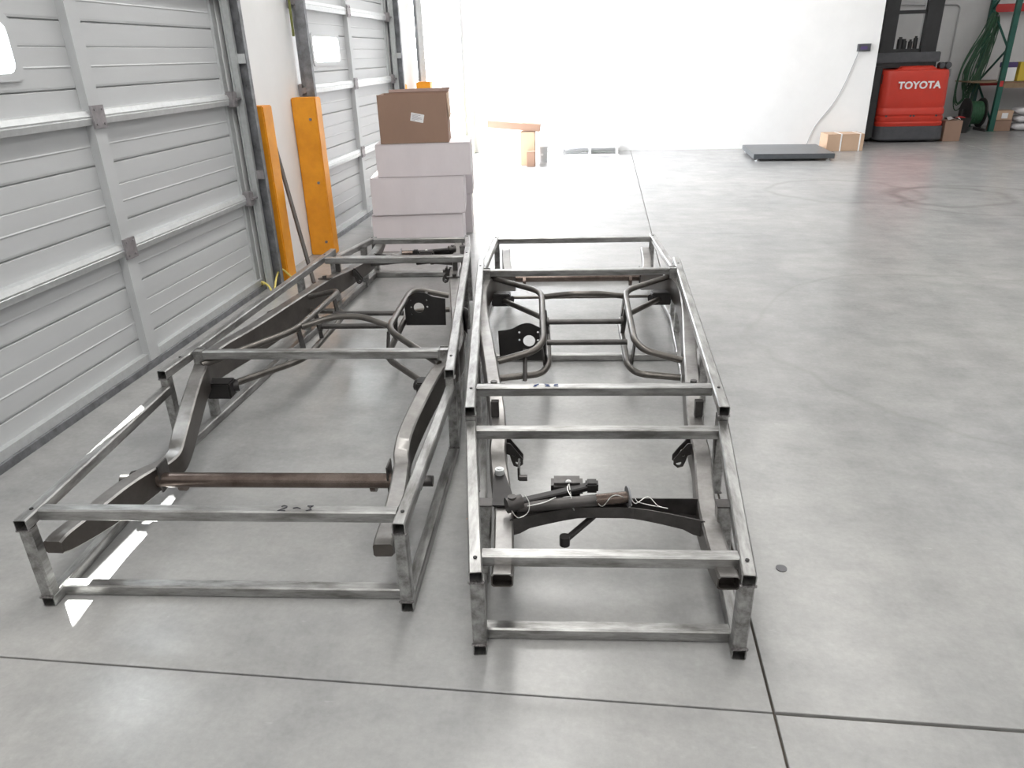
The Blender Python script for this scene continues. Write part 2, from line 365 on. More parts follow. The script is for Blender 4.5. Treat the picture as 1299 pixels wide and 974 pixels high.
def jamb(door, y, sgn, rope=False, am='galvd'):
    """vertical track, angle and rollers at one side; sgn=+1 for the far side"""
    g = door
    bm = BM()                                   # wall angle: a plate square to the wall with a flange
    box(bm, X_W+(0.001 if sgn > 0 else 0.085), X_W+0.155, y+sgn*0.060-0.003, y+sgn*0.060+0.003, 0.0, 3.7)
    box(bm, X_W+0.148, X_W+0.155, min(y+sgn*0.02, y+sgn*0.06), max(y+sgn*0.02, y+sgn*0.06), 0.0, 3.7)
    for k in range(9): cyl(bm, (X_W+0.10, y+sgn*0.060, 0.25+0.4*k), (X_W+0.10, y+sgn*0.060-0.012, 0.25+0.4*k), 0.010, 6)
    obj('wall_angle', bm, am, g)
    bm = BM()                                   # C-shaped track
    x = X_W+0.065
    box(bm, x-0.028, x+0.028, y+sgn*0.028-0.002, y+sgn*0.028+0.002, 0.0, 3.7)
    box(bm, x-0.028, x-0.024, min(y, y+sgn*0.028), max(y, y+sgn*0.028), 0.0, 3.7)
    box(bm, x+0.024, x+0.028, min(y-0.004, y+sgn*0.028), max(y-0.004, y+sgn*0.028), 0.0, 3.7)
    obj('track', bm, 'galv' if sgn > 0 else 'galvd', g)  # near-side track coloured dark to stand in for a dark gap
    for z in (0.85, 1.62):
        bm = BM(); box(bm, x+0.02, X_W+0.15, y+sgn*0.03-0.004, y+sgn*0.058, z-0.03, z+0.03); obj('track_bracket', bm, 'galv' if z > 1 else 'hinge', g)
    if rope: tube_obj('pull_rope', catmull([(x-0.02, y+0.085*sgn, 3.4), (x-0.018, y+0.085*sgn, 2.4), (x-0.02, y+0.085*sgn, 1.78)], 5), 0.011, 'olive', g, 8)
def roller_door(n, y0, y1, win):
    d = struct_empty('door_%d' % n, (0, 0, 0))
    yc = (y0+y1)/2; sw = 0.092
    for i in range(len(JZ)-1):
        bm = BM(); pr = section_profile(JZ[i], JZ[i+1])
        if i == 2:
            z0, z1 = 1.575, 1.795
            skin(bm, pr, y0, win[0]); skin(bm, pr, win[1], y1)
            skin(bm, clip(pr, JZ[i], z0), win[0], win[1]); skin(bm, clip(pr, z1, JZ[i+1]), win[0], win[1])
        else: skin(bm, pr, y0, y1)
        obj('door_panel', bm, 'door', d)
        if 0 < i:
            for a, b in ((y0+0.03, yc-sw/2), (yc+sw/2, y1-0.02)):
                bm = BM(); z = JZ[i]
                P = [(-0.040, 0), (-0.036, 0.040), (-0.006, 0.047), (-0.003, 0.043), (0.003, 0.043), (0.006, 0.047), (0.032, 0.036), (0.036, 0)]
                A = [bm.verts.new((XD+x, a, z+q)) for q, x in P]; B = [bm.verts.new((XD+x, b, z+q)) for q, x in P]
                for k in range(len(P)-1): bm.faces.new((A[k], A[k+1], B[k+1], B[k]))
                bm.faces.new(A); bm.faces.new(B); bm.faces.new((A[-1], A[0], B[0], B[-1]))
                obj('strut', bm, 'galv', d)
            bm = BM(); box(bm, XD+0.045, XD+0.056, yc-sw/2-0.004, yc+sw/2+0.004, JZ[i]-0.055, JZ[i]+0.055)
            for q in (-0.03, 0.03):
                for w in (-0.035, 0.035): cyl(bm, (XD+0.056, yc+q, JZ[i]+w), (XD+0.062, yc+q, JZ[i]+w), 0.006, 6)
            obj('hinge', bm, 'hinge', d)
            for yy, s in ((y0+0.02, -1), (y1-0.02, 1)):
                bm = BM(); box(bm, XD+0.02, XD+0.075, yy-0.05, yy+0.02, JZ[i]-0.05, JZ[i]+0.05, bev=0.006)
                cyl(bm, (XD+0.08, yy-0.02, JZ[i]), (XD+0.08, yy+0.075*s, JZ[i]), 0.011, 8); cyl(bm, (XD+0.08, yy+0.05*s, JZ[i]), (XD+0.08, yy+0.072*s, JZ[i]), 0.024, 12)
                obj('roller_hinge', bm, 'hinge', d, True)
        bm = BM(); h0, h1 = JZ[i]+(0.0 if i == 0 else 0.0), JZ[i+1]
        box(bm, XD-0.002, XD+0.044, yc-sw/2, yc+sw/2, h0+0.002, h1-0.002)
        obj('stile', bm, 'door', d)
        for ya, yb in ((y0, y0+0.06), (y1-0.06, y1)):
            bm = BM(); box(bm, XD-0.002, XD+0.018, ya, yb, h0+0.002, h1-0.002); obj('end_stile', bm, 'galv', d)
    w = flat_shape('window_frame', rrect(win[0]-0.035, win[1]+0.035, 1.575-0.028, 1.795+0.028, 0.05), [rrect(win[0]+0.005, win[1]-0.005, 1.58, 1.79, 0.045)], 0.010,
                   'door', d, Matrix.Translation((XD+0.006, 0, 0)) @ Matrix(((0, 0, 1, 0), (1, 0, 0, 0), (0, 1, 0, 0), (0, 0, 0, 1))))
    bx('pane', (XD-0.013, XD-0.010, win[0]+0.001, win[1]-0.001, 1.576, 1.794), 'glass', w)
    bx('bottom_seal', (XD-0.03, XD+0.05, y0, y1, 0.0, 0.038), 'galvd', d)
    bx('bottom_bar', (XD-0.02, XD+0.035, y0, y1, 0.039, 0.085), 'galv', d)
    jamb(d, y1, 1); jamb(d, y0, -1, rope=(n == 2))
    return d
roller_door(1, *DOORS[0], (2.56, 3.27)); roller_door(2, *DOORS[1], (6.96, 7.66))
d3 = struct_empty('door_3')                       # stands open: rolled up to the ceiling
jamb(d3, DOORS[2][0], -1, am='galv'); jamb(d3, DOORS[2][1], 1, am='galv')  # lighter metal puts the doorway glare into the angles' colour
bx('door_panel', (X_W+0.1, X_W+2.4, DOORS[2][0], DOORS[2][1], DOOR_H+0.25, DOOR_H+0.29), 'door', d3)

# orange track guards
def guard(x1, y, dy, h, label, m='orange', x0=X_W+0.004):
    t = thing('track_guard', label, 'guard', (0, 0, 0), 0)
    bm = BM(); box(bm, x0, x1, y, y+dy, 0.0, h, bev=0.008); obj('post', bm, m, t, True)
    bm = BM()
    for z in (0.12, h*0.48, h-0.17):
        cyl(bm, (x1-0.06, y, z), (x1-0.06, y-0.012, z), 0.012, 6)
    obj('anchor_bolt', bm, 'galvd', t)
    return t
guard(-2.445, 5.40, 0.16, 1.305, 'narrow orange guard post just right of the nearest roller door')
guard(-2.365, 6.245, 0.13, 1.318, 'wide orange guard post left of the second roller door, before the bare white wall strip')
guard(-2.47, 9.62, 0.14, 1.29, 'orange guard top at the far edge of the second roller door')
guard(-2.30, 10.33, 0.16, 1.296, 'orange guard top above the brown carton, at the open doorway', x0=-2.49)
guard(-2.275, 13.44, 0.15, 1.01, 'orange guard post, coloured pale for glare, at the far side of the open doorway', 'yellow', x0=-2.36)

# ================================================================== STEEL CRADLES (s from the narrow end, u across)
OUT = [(0.0, 0.391), (0.82, 0.487), (2.95, 0.636), (3.94, 0.607)]
def hw(s):
    for (a, p), (b, q) in zip(OUT, OUT[1:]):
        if s <= b: return p+(q-p)*(s-a)/(b-a)
    return OUT[-1][1]
def zt(s):                                      # top of the end rails
    return 0.305+(0.355-0.305)*s/0.8 if s < 0.82 else 0.337
def weld(parent, p, r=0.008, n=5, ax=(1, 0, 0), ln=0.034):
    bm = BM(); a = Vector(ax).normalized()
    for k in range(n):
        c = Vector(p)+a*(ln*(k/(n-1)-0.5)); m = Matrix.Translation(c) @ Matrix.Diagonal((1, 1, 0.6, 1))
        bmesh.ops.create_icosphere(bm, subdivisions=1, radius=r, matrix=m)
    obj('weld', bm, 'weld', parent, True)
def make_cradle(label):
    t = thing('steel_cradle', label, 'cradle')
    def bar(name, p0, p1, m='steel', w=0.04, h=0.04, up=(0, 0, 1), **k):
        bm = BM(); rbar(bm, p0, p1, w, h, up, **k); return obj(name, bm, m, t, True)
    T = 0.04
    for sg in (-1, 1):
        bar('floor_rail', (sg*(hw(0)-T/2), 0, T/2), (sg*(hw(2.9)-T/2-0.002), 2.9, T/2))
        bar('floor_rail', (sg*(hw(2.9)-T/2-0.002), 2.9, T/2), (sg*(hw(3.94)-T/2), 3.94, T/2))
        a = bar('end_rail', (sg*(hw(0)-T/2), -0.003, 0.305-T/2), (sg*(hw(.81)-T/2), 0.815, 0.352-T/2))
        b = bar('end_rail', (sg*(hw(2.95)-T/2), 2.95, 0.337-T/2), (sg*(hw(3.94)-T/2), 3.943, 0.337-T/2))
        c = bar('side_rail', (sg*(hw(.82)-T/2), 0.815, 0.41-T/2), (sg*(hw(2.95)-T/2), 2.955, 0.412-T/2))
        for par, s, z in ((a, 0.055, 0.3085), (b, 3.88, 0.337), (c, 0.98, 0.4105), (c, 2.80, 0.4118)):   # drilled bolt heads
            bm = BM(); cyl(bm, (sg*(hw(s)-T/2), s, z), (sg*(hw(s)-T/2), s, z+0.003), 0.006, 8); obj('drill_hole', bm, 'plate', par)
        for s, ztop in ((0.0, 0.265), (0.82, 0.37), (2.95, 0.37), (3.94, 0.297)):
            ds = T/2 if s < 2 else -T/2
            g = bar('leg', (sg*(hw(s)-T/2), s+ds, T), (sg*(hw(s)-T/2), s+ds, ztop), 'steel', T, T, (0, 1, 0))
            ys = s-0.001 if s < 2 else s+0.001
            weld(g, (sg*(hw(s)-T/2), ys, ztop+0.001)); weld(g, (sg*(hw(s)-T/2), ys, T+0.001))
        for s in (1.42, 2.62): bar('leg', (sg*(hw(s)-T/2), s, T), (sg*(hw(s)-T/2), s, 0.371), 'steel', T, T, (0, 1, 0))
        p = bar('inner_post', (sg*(0.375+0.018), 0.345, 0.0), (sg*(0.375+0.0), 0.345, 0.300), 'steel', 0.046, 0.046, (0, 1, 0), deep=0.01)
        bx('end_cap', (sg*0.375-0.024, sg*0.375+0.024, 0.322, 0.368, 0.300, 0.304), 'dark', p)
        bar('mount_post', (sg*0.560, 2.712, 0.350), (sg*0.560, 2.712, 0.414), 'steel', 0.045, 0.055, (0, 1, 0))
    def cross(s, z, m='steelx'):
        h = hw(s)-T-0.0005; return bar('crossbar', (-h, s, z-T/2), (h, s, z-T/2), m)
    n1 = cross(0.085, 0.307); cross(0.085, 0.041); cross(0.775, 0.345)
    h1 = cross(1.025, 0.402); h2 = cross(2.712, 0.41); w1 = cross(3.865, 0.336); cross(3.865, 0.041)
    return t, h1, w1
def strokes(name, lines, m, parent, r=0.0016):
    bm = BM()
    for L in lines:
        sweep(bm, L, r, 5)
    return obj(name, bm, m, parent, True)

cr, h1, w1 = make_cradle('right bare steel tube cradle with its narrow end nearest the camera')
cr.location = (0.049, 1.63, 0); cr.rotation_euler = (0, 0, math.radians(3.7))
cl = copy_tree(cr)
cl.location = (-1.165-3.94*math.sin(math.radians(3.7)), 1.73+3.94*math.cos(math.radians(3.7)), 0); cl.rotation_euler = (0, 0, math.radians(183.7))
tag(cl, 'left bare steel tube cradle with its wide end nearest the camera', 'cradle')
h1R = h1
bm = BM(); rbar(bm, (-hw(2.26)+0.041, 2.26, 0.021), (hw(2.26)-0.041, 2.26, 0.021)); obj('crossbar', bm, 'steelx', cr, True)
w1L = [o for o in cl.children if o.data and o.data == w1.data][0]
Z1 = 0.4035
strokes('marker_writing', [[(-0.235, 1.012, Z1), (-0.222, 1.020, Z1), (-0.232, 1.024, Z1), (-0.214, 1.034, Z1)],
    [(-0.190, 1.034, Z1), (-0.172, 1.026, Z1), (-0.188, 1.016, Z1), (-0.168, 1.012, Z1)],
    [(-0.138, 1.032, Z1), (-0.152, 1.028, Z1), (-0.154, 1.018, Z1), (-0.136, 1.014, Z1)]], 'blueink', h1R)
Z2 = 0.3375       # seen from the wide end, so written upside down in the cradle's own axes
strokes('marker_writing', [[(-0.205, 3.858, Z2), (-0.212, 3.852, Z2), (-0.222, 3.856, Z2), (-0.222, 3.862, Z2), (-0.200, 3.880, Z2), (-0.224, 3.880, Z2)],
    [(-0.244, 3.866, Z2), (-0.256, 3.862, Z2), (-0.268, 3.868, Z2)],
    [(-0.286, 3.854, Z2), (-0.304, 3.853, Z2), (-0.296, 3.863, Z2), (-0.304, 3.873, Z2), (-0.288, 3.880, Z2)]], 'ink', w1L)

# ================================================================== CHASSIS FRAMES
RAIL = [ # inner top edge: u, s, z_top, depth
 (0.281, 0.015, 0.285, 0.045), (0.282, 0.090, 0.274, 0.058), (0.287, 0.190, 0.260, 0.075), (0.294, 0.300, 0.249, 0.090), (0.301, 0.415, 0.246, 0.100),
 (0.318, 0.560, 0.250, 0.105), (0.343, 0.740, 0.260, 0.110), (0.347, 0.860, 0.274, 0.115), (0.361, 1.020, 0.292, 0.125), (0.385, 1.200, 0.308, 0.135), (0.450, 1.670, 0.318, 0.155),
 (0.520, 2.150, 0.322, 0.155), (0.550, 2.450, 0.342, 0.150), (0.545, 2.650, 0.353, 0.135), (0.515, 2.760, 0.350, 0.120), (0.490, 2.880, 0.332, 0.118),
 (0.455, 3.050, 0.290, 0.120), (0.430, 3.190, 0.242, 0.115), (0.425, 3.270, 0.200, 0.095), (0.440, 3.340, 0.190, 0.088), (0.452, 3.420, 0.210, 0.105),
 (0.472, 3.560, 0.226, 0.112), (0.486, 3.740, 0.236, 0.090), (0.493, 3.870, 0.247, 0.068), (0.495, 3.920, 0.243, 0.045)]
def rail_mesh(sg):
    P = catmull([(a, b, c) for a, b, c, _ in RAIL], 5); D = catmull([(d, 0, 0) for *_, d in RAIL], 5)
    bm = BM(); W, wl = 0.061, 0.0035; rings = []
    def ring(i, ins=0.0):
        u, s, z = P[i]; d = D[i][0]; a = P[max(i-1, 0)]; b = P[min(i+1, len(P)-1)]
        tx = Vector((b.x-a.x, b.y-a.y)).normalized(); nx, ny = tx.y, -tx.x      # outward normal in plan
        c = 0.006
        pts = [(ins, -c-ins), (c+ins, -ins), (W-c-ins, -ins), (W-ins, -c-ins), (W-ins, -d+c+ins), (W-c-ins, -d+ins), (c+ins, -d+ins), (ins, -d+c+ins)]
        return [bm.verts.new((sg*(u+nx*w), s+ny*w, z+h)) for w, h in pts]
    rings = [ring(3, wl), ring(0, wl)]+[ring(i) for i in range(len(P))]
    for A, B in zip(rings, rings[1:]):
        for k in range(8):
            f = bm.faces.new((A[k], A[(k+1) % 8], B[(k+1) % 8], B[k])); f.material_index = 0 if k in (0, 1, 2) else 1  # top faces lighter, sides and bottom darker
    for q in (rings[0], rings[-1]): bm.faces.new(q).material_index = 1
    return bm
def make_chassis(label):
    t = thing('chassis_frame', label, 'vehicle frame')
    for sg in (-1, 1):
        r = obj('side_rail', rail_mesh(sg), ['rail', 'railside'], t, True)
        # hoops of the centre X member
        up_ = fillet([(sg*0.545, 2.745, 0.350), (sg*0.232, 2.360, 0.376), (sg*0.215, 1.66, 0.350), (sg*0.25, 1.565, 0.335), (sg*0.425, 1.545, 0.292)], 0.10, 8)
        lo_ = fillet([(sg*0.50, 2.725, 0.222), (sg*0.205, 2.345, 0.218), (sg*0.190, 1.68, 0.214), (sg*0.225, 1.575, 0.212), (sg*0.425, 1.545, 0.205)], 0.10, 8)
        tube_obj('hoop_tube', up_, 0.0165, 'tube', t, 12); tube_obj('hoop_tube', lo_, 0.0165, 'tube', t, 12)
        for s in (1.70, 2.33):
            bm = BM(); A = [(sg*0.212, s-0.03, 0.215), (sg*0.212, s+0.03, 0.215), (sg*0.228, s+0.022, 0.36), (sg*0.228, s-0.022, 0.36)]
            f = [bm.verts.new(Vector(p)+Vector((e, 0, 0))) for e in (-0.004, 0.004) for p in A]
            for q in ((0, 1, 2, 3), (4, 5, 6, 7), (0, 1, 5, 4), (1, 2, 6, 5), (2, 3, 7, 6), (3, 0, 4, 7)): bm.faces.new([f[i] for i in q])
            obj('gusset_plate', bm, 'dark', t)
        tube_obj('spacer_tube', [(sg*0.20, 2.08, 0.222), (sg*0.215, 2.08, 0.362)], 0.012, 'dark', t, 8)
        bm = BM(); cyl(bm, (sg*0.190, 2.08, 0.295), (sg*0.202, 2.08, 0.295), 0.026, 16); obj('flange_washer', bm, 'dark', t, True)
        # mount socket where the lower hoop meets the rail
        bm = BM(); box(bm, min(sg*0.43, sg*0.545), max(sg*0.43, sg*0.545), 2.68, 2.76, 0.185, 0.262, bev=0.006); s1 = obj('hoop_socket', bm, 'plate', t, True)
        tube_obj('collar', [(sg*0.42, 2.685, 0.223), (sg*0.45, 2.70, 0.223)], 0.028, 'plate', s1, 12)
        # body mount pad on top of the rail
        bm = BM(); box(bm, min(sg*0.372, sg*0.46), max(sg*0.372, sg*0.46), 1.205, 1.235, 0.312, 0.318); 
        cyl(bm, (sg*0.42, 1.222, 0.318), (sg*0.42, 1.222, 0.334), 0.014, 8); pad = obj('mount_pad', bm, 'dark', t)
        bx('mount_riser', (min(sg*0.382, sg*0.412), max(sg*0.382, sg*0.412), 0.965, 0.990, 0.292, 0.358), 'dark', t)
        # outrigger plate
        bm = BM(); A = [(sg*0.535, 1.80, 0.31), (sg*0.575, 1.84, 0.30), (sg*0.575, 1.95, 0.20), (sg*0.52, 1.80, 0.19)]
        f = [bm.verts.new(Vector(p)+Vector((0, e, 0))) for e in (-0.004, 0.004) for p in A]
        for q in ((0, 1, 2, 3), (4, 5, 6, 7), (0, 1, 5, 4), (1, 2, 6, 5), (2, 3, 7, 6), (3, 0, 4, 7)): bm.faces.new([f[i] for i in q])
        obj('outrigger', bm, 'dark', t)
        # eyed bracket inside the rail
        B = [(0.0, 0.035), (0.014, 0.035), (0.040, 0.0), (0.062, -0.032), (0.062, -0.054), (0.046, -0.068), (0.026, -0.062), (0.018, -0.04), (0.012, -0.015), (0.0, -0.01)]
        for e in (0.0, 0.035):
            flat_shape('eye_bracket', [(sg*(0.345-x), y) for x, y in B], [circ(sg*(0.345-0.043), -0.047, 0.010, 12), circ(sg*(0.345-0.028), -0.014, 0.006, 10)], 0.005, 'dark', t, Matrix.Translation((0, 0.80+e, 0.23)) @ XZ)
        # rear shackle hanger plates at the cross tube
        bm = BM(); box(bm, min(sg*0.432, sg*0.438), max(sg*0.432, sg*0.438), 3.365, 3.435, 0.115, 0.225); obj('hanger_plate', bm, 'dark', t)
        bm = BM(); cyl(bm, (sg*0.36, 3.39, 0.135), (sg*0.38, 3.39, 0.135), 0.036, 16); box(bm, min(sg*0.36, sg*0.38), max(sg*0.36, sg*0.38), 3.365, 3.415, 0.125, 0.155); 
        obj('tube_tab', bm, 'brown', t, True)
        bm = BM(); cyl(bm, (sg*0.50, 3.41, 0.155), (sg*0.600, 3.41, 0.155), 0.021, 16); cyl(bm, (sg*0.545, 3.41, 0.155), (sg*0.556, 3.41, 0.155), 0.035, 20); obj('tube_stub', bm, 'dark', t, True)
    bm = BM(); cyl(bm, (-0.50, 3.41, 0.155), (0.50, 3.41, 0.155), 0.0285, 24); obj('cross_tube', bm, 'brown', t, True)
    # centre links
    tube_obj('centre_link', fillet([(-0.226, 2.29, 0.368), (-0.075, 2.235, 0.402), (0.075, 2.235, 0.402), (0.226, 2.29, 0.368)], 0.05, 5), 0.016, 'tube', t, 12)
    for s, z in ((2.08, 0.295), (1.82, 0.278)): tube_obj('cross_link', [(-0.20, s, z), (0.20, s, z)], 0.0145, 'dark', t, 12)
    # drive mounting plate in the X member on one side
    ol = [(-0.435, 0.0), (-0.205, 0.0), (-0.200, 0.10), (-0.205, 0.155)]
    top = catmull([(-0.205, 0.155, 0), (-0.245, 0.180, 0), (-0.285, 0.197, 0), (-0.325, 0.192, 0), (-0.375, 0.168, 0), (-0.44, 0.158, 0)], 5)
    ol = [(-0.435, 0.0), (-0.205, 0.0)]+[(p.x, p.y) for p in top]
    holes = [circ(-0.287, 0.105, 0.030, 20), circ(-0.243, 0.150, 0.0055, 8), circ(-0.335, 0.150, 0.0055, 8), circ(-0.335, 0.110, 0.0055, 8), circ(-0.243, 0.108, 0.0055, 8), circ(-0.243, 0.066, 0.0055, 8)]
    flat_shape('drive_plate', ol, holes, 0.006, 'plate', t, Matrix.Translation((0, 1.79, 0.195)) @ XZ)
    tube_obj('plate_stay', [(-0.30, 1.50, 0.21), (-0.30, 1.60, 0.33)], 0.010, 'dark', t, 8)
    # front crossmember: an open-topped channel with shaped walls
    n = 20; fr, bk = [], []
    for i in range(n+1):
        a = -1+2*i/n; u = 0.306*a; e = max(0, abs(a)-0.25)/0.75
        fr.append((u, 0.396-0.074*e**1.3, 0.2505, 0.210-0.010*(abs(a) > 0.8)-0.010*e)); bk.append((u, 0.452, 0.252, 0.205-0.02*e))
    bm = BM(); th = 0.004
    rows = []
    for (u, s, z1, z0), (_, s2, y1, y0) in zip(fr, bk):
        rows.append([bm.verts.new(p) for p in ((u, s, z1), (u, s, z0), (u, s2, y0), (u, s2, y1), (u, s2-th, y1), (u, s2-th, y0+th), (u, s+th, z0+th), (u, s+th, z1))])
    for A, B in zip(rows, rows[1:]):
        for k in range(8): bm.faces.new((A[k], A[(k+1) % 8], B[(k+1) % 8], B[k]))
    bm.faces.new(rows[0]); bm.faces.new(rows[-1])
    obj('front_crossmember', bm, 'dark', t)
    # gusset with bolt beside the inner post on one side
    bm = BM(); A = [(-0.375, 0.585, 0.262), (-0.338, 0.585, 0.262), (-0.288, 0.395, 0.252), (-0.370, 0.395, 0.252)]
    f = [bm.verts.new(Vector(p)+Vector((0, 0, e))) for e in (0.0, 0.006) for p in A]
    for q in ((0, 1, 2, 3), (4, 5, 6, 7), (0, 1, 5, 4), (1, 2, 6, 5), (2, 3, 7, 6), (3, 0, 4, 7)): bm.faces.new([f[i] for i in q])
    g = obj('steering_gusset', bm, 'plate', t)
    bm = BM(); cyl(bm, (-0.355, 0.575, 0.268), (-0.355, 0.575, 0.288), 0.016, 12); cyl(bm, (-0.355, 0.575, 0.288), (-0.355, 0.575, 0.292), 0.009, 8); obj('bolt', bm, 'galv', g, True)
    bm = BM(); box(bm, -0.297, -0.290, 0.66, 0.73, 0.19, 0.24); cyl(bm, (-0.292, 0.66, 0.20), (-0.262, 0.66, 0.20), 0.012, 8); obj('shock_stud', bm, 'dark', t)
    return t
ch = make_chassis('dark steel vehicle chassis frame held inside the right cradle, curved front crossmember nearest')
ch.location = (0.049+0.011, 1.63, 0); ch.rotation_euler = cr.rotation_euler
ch2 = copy_tree(ch); ch2.location = cl.location; ch2.rotation_euler = cl.rotation_euler
tag(ch2, 'dark steel vehicle chassis frame held inside the left cradle, brown round cross tube nearest', 'vehicle frame')

def make_steering(label):
    t = thing('steering_linkage', label, 'steering part')
    sweep_p = [(-0.300, 0.425, 0.236), (-0.17, 0.478, 0.246), (-0.045, 0.530, 0.256)]
    bm = BM(); rbar(bm, (-0.300, 0.432, 0.238), (-0.045, 0.535, 0.243), 0.030, 0.020, r=0.004); a = obj('arm', bm, 'plate', t, True)
    bm = BM(); box(bm, -0.062, -0.020, 0.515, 0.555, 0.226, 0.262, bev=0.006); obj('arm_end', bm, 'plate', a, True)
    bm = BM(); box(bm, -0.176, -0.070, 0.520, 0.585, 0.206, 0.258, bev=0.010); obj('gear_box', bm, 'dark', t, True)
    bm = BM(); cyl(bm, (-0.118, 0.540, 0.255), (-0.118, 0.532, 0.255), 0.010, 12); obj('grease_nipple', bm, 'strap', t, True)
    bm = BM(); cyl(bm, (-0.285, 0.435, 0.224), (0.030, 0.487, 0.226), 0.019, 18); obj('tube', bm, 'dark', t, True)
    bm = BM(); cyl(bm, (-0.03, 0.477, 0.226), (0.075, 0.494, 0.228), 0.0195, 18); obj('sleeve', bm, 'brown', t, True)
    bm = BM(); cyl(bm, (0.072, 0.494, 0.228), (0.078, 0.495, 0.228), 0.036, 18); obj('flange', bm, 'galvd', t, True)
    bm = BM(); cyl(bm, (-0.318, 0.424, 0.238), (-0.270, 0.445, 0.240), 0.026, 16); cyl(bm, (-0.300, 0.432, 0.215), (-0.300, 0.432, 0.268), 0.014, 12); obj('pivot', bm, 'dark', t, True)
    bm = BM(); rbar(bm, (-0.035, 0.500, 0.148), (-0.135, 0.385, 0.130), 0.020, 0.016, r=0.004); cyl(bm, (-0.132, 0.388, 0.115), (-0.132, 0.388, 0.148), 0.017, 12); obj('drop_lever', bm, 'plate', t, True)
    def w(P): tube_obj('tie_wire', catmull(P, 5), 0.0016, 'wire', t, 6)
    w([(-0.118, 0.525, 0.255), (-0.122, 0.500, 0.252), (-0.110, 0.462, 0.244), (-0.105, 0.450, 0.215), (-0.100, 0.462, 0.20), (-0.112, 0.49, 0.245), (-0.116, 0.525, 0.257)])
    w([(-0.030, 0.462, 0.235), (-0.01, 0.458, 0.215), (0.02, 0.470, 0.245), (0.05, 0.475, 0.243), (0.085, 0.475, 0.214), (0.075, 0.46, 0.21)])
    w([(0.085, 0.49, 0.225), (0.10, 0.48, 0.212), (0.14, 0.50, 0.225), (0.17, 0.47, 0.21), (0.20, 0.46, 0.207), (0.15, 0.478, 0.206), (0.11, 0.492, 0.209), (0.10, 0.505, 0.215)])
    w([(-0.30, 0.40, 0.235), (-0.28, 0.395, 0.212), (-0.25, 0.41, 0.22), (-0.245, 0.43, 0.245), (-0.26, 0.45, 0.262)])
    w([(-0.25, 0.412, 0.245), (-0.20, 0.428, 0.247), (-0.16, 0.455, 0.25)])
    for c_ in t.children: c_.location = (0, -0.070, 0.046)
    return t
st = make_steering('black steering linkage wired on top of the front crossmember of the right chassis')
st.location = ch.location; st.rotation_euler = ch.rotation_euler
st2 = copy_tree(st); st2.location = ch2.location; st2.rotation_euler = ch2.rotation_euler
tag(st2, 'black steering linkage at the far end of the left chassis, before the white cartons', 'steering part')

# spacer rod clamped between the hoop sockets of the right chassis only
bm = BM(); cyl(bm, (-0.43, 2.77, 0.215), (0.43, 2.77, 0.215), 0.010, 10); obj('spacer_rod', bm, 'tube', ch, True)

# ================================================================== CARTONS BESIDE THE LEFT WALL
def carton(name, x0, x1, y0, y1, z0, z1, m, label, rz=0.0, group=None, lid=True, straps=0, seam='seam', kindcat='box'):
    cx, cy = (x0+x1)/2, (y0+y1)/2; a, b, h = (x1-x0)/2, (y1-y0)/2, z1-z0
    t = thing(name, label, kindcat, (cx, cy, z0), rz, group)
    bm = BM(); box(bm, -a, a, -b, b, 0.001, h-0.008, bev=0.004); obj('carton_body', bm, m, t, True)
    if lid:
        for s in (-1, 1): bx('top_flap', (-a+0.002, a-0.002, min(s*0.002, s*(b-0.001)), max(s*0.002, s*(b-0.001)), h-0.007, h-0.001), m, t)
        bx('tape', (-a-0.001, a+0.001, -0.028, 0.028, h-0.001, h), 'card2' if m != 'wbox' else 'paper', t)
    for k in range(straps):
        x = -a*0.25+k*a*1.02 if straps > 1 else 0
        bx('strap', (x-0.010, x+0.010, -b-0.003, b+0.003, -0.0, h+0.002), 'strap', t)
    return t
R = math.radians
def stack_box(px, py, w, d, z0, z1, deg, label):      # placed by its front left corner
    c, q = math.cos(R(deg)), math.sin(R(deg)); cx, cy = px+w/2*c-d/2*q, py+w/2*q+d/2*c
    carton('white_carton', cx-w/2, cx+w/2, cy-d/2, cy+d/2, z0, z1, 'wbox', label, R(deg))
stack_box(-2.020, 6.34, 0.805, 0.55, 0.0, 0.330, 8, 'white carton on the floor at the bottom of the tall stack')
stack_box(-1.995, 6.32, 0.810, 0.55, 0.331, 0.652, 8.5, 'white carton second from the floor in the tall stack, its face bulging forward')
stack_box(-1.930, 6.35, 0.810, 0.55, 0.653, 0.928, 7.5, 'white carton at the top of the stack, right under the brown carton')
stack_box(-2.080, 7.02, 0.830, 0.50, 0.0, 0.375, 8, 'lower white carton behind the tall stack, only its right edge showing')
stack_box(-2.060, 7.03, 0.830, 0.50, 0.376, 0.70, 8, 'upper white carton behind the tall stack, sticking out to the right')
t = thing('cardboard_carton', 'brown open cardboard carton with a white shipping label on top of the white cartons', 'box', (-1.622, 6.615, 0.929), R(8.5))
bm = BM(); a, b, h = 0.29, 0.22, 0.385
rbar(bm, (0, 0, 0.002), (0, 0, h), 2*a, 2*b, (0, 1, 0), wall=0.006, deep=h-0.01, r=0.007); obj('carton_body', bm, 'card', t, True)
def flap(p, m='cardin'):
    bm = BM(); vs = [Vector(q) for q in p]; nrm = (vs[1]-vs[0]).cross(vs[2]-vs[0]).normalized()*0.004
    A = [bm.verts.new(v) for v in vs]; B = [bm.verts.new(v+nrm) for v in vs]
    bm.faces.new(A); bm.faces.new(B)
    for k in range(4): bm.faces.new((A[k], A[(k+1) % 4], B[(k+1) % 4], B[k]))
    obj('top_flap', bm, m, t)
flap([(-a+0.05, b, h), (a, b, h), (a+0.012, b+0.06, h+0.030), (-a+0.045, b+0.06, h+0.022)])
flap([(-a, -b, h), (a, -b, h), (a-0.01, -b+0.17, h-0.05), (-a+0.01, -b+0.17, h-0.06)], 'card')
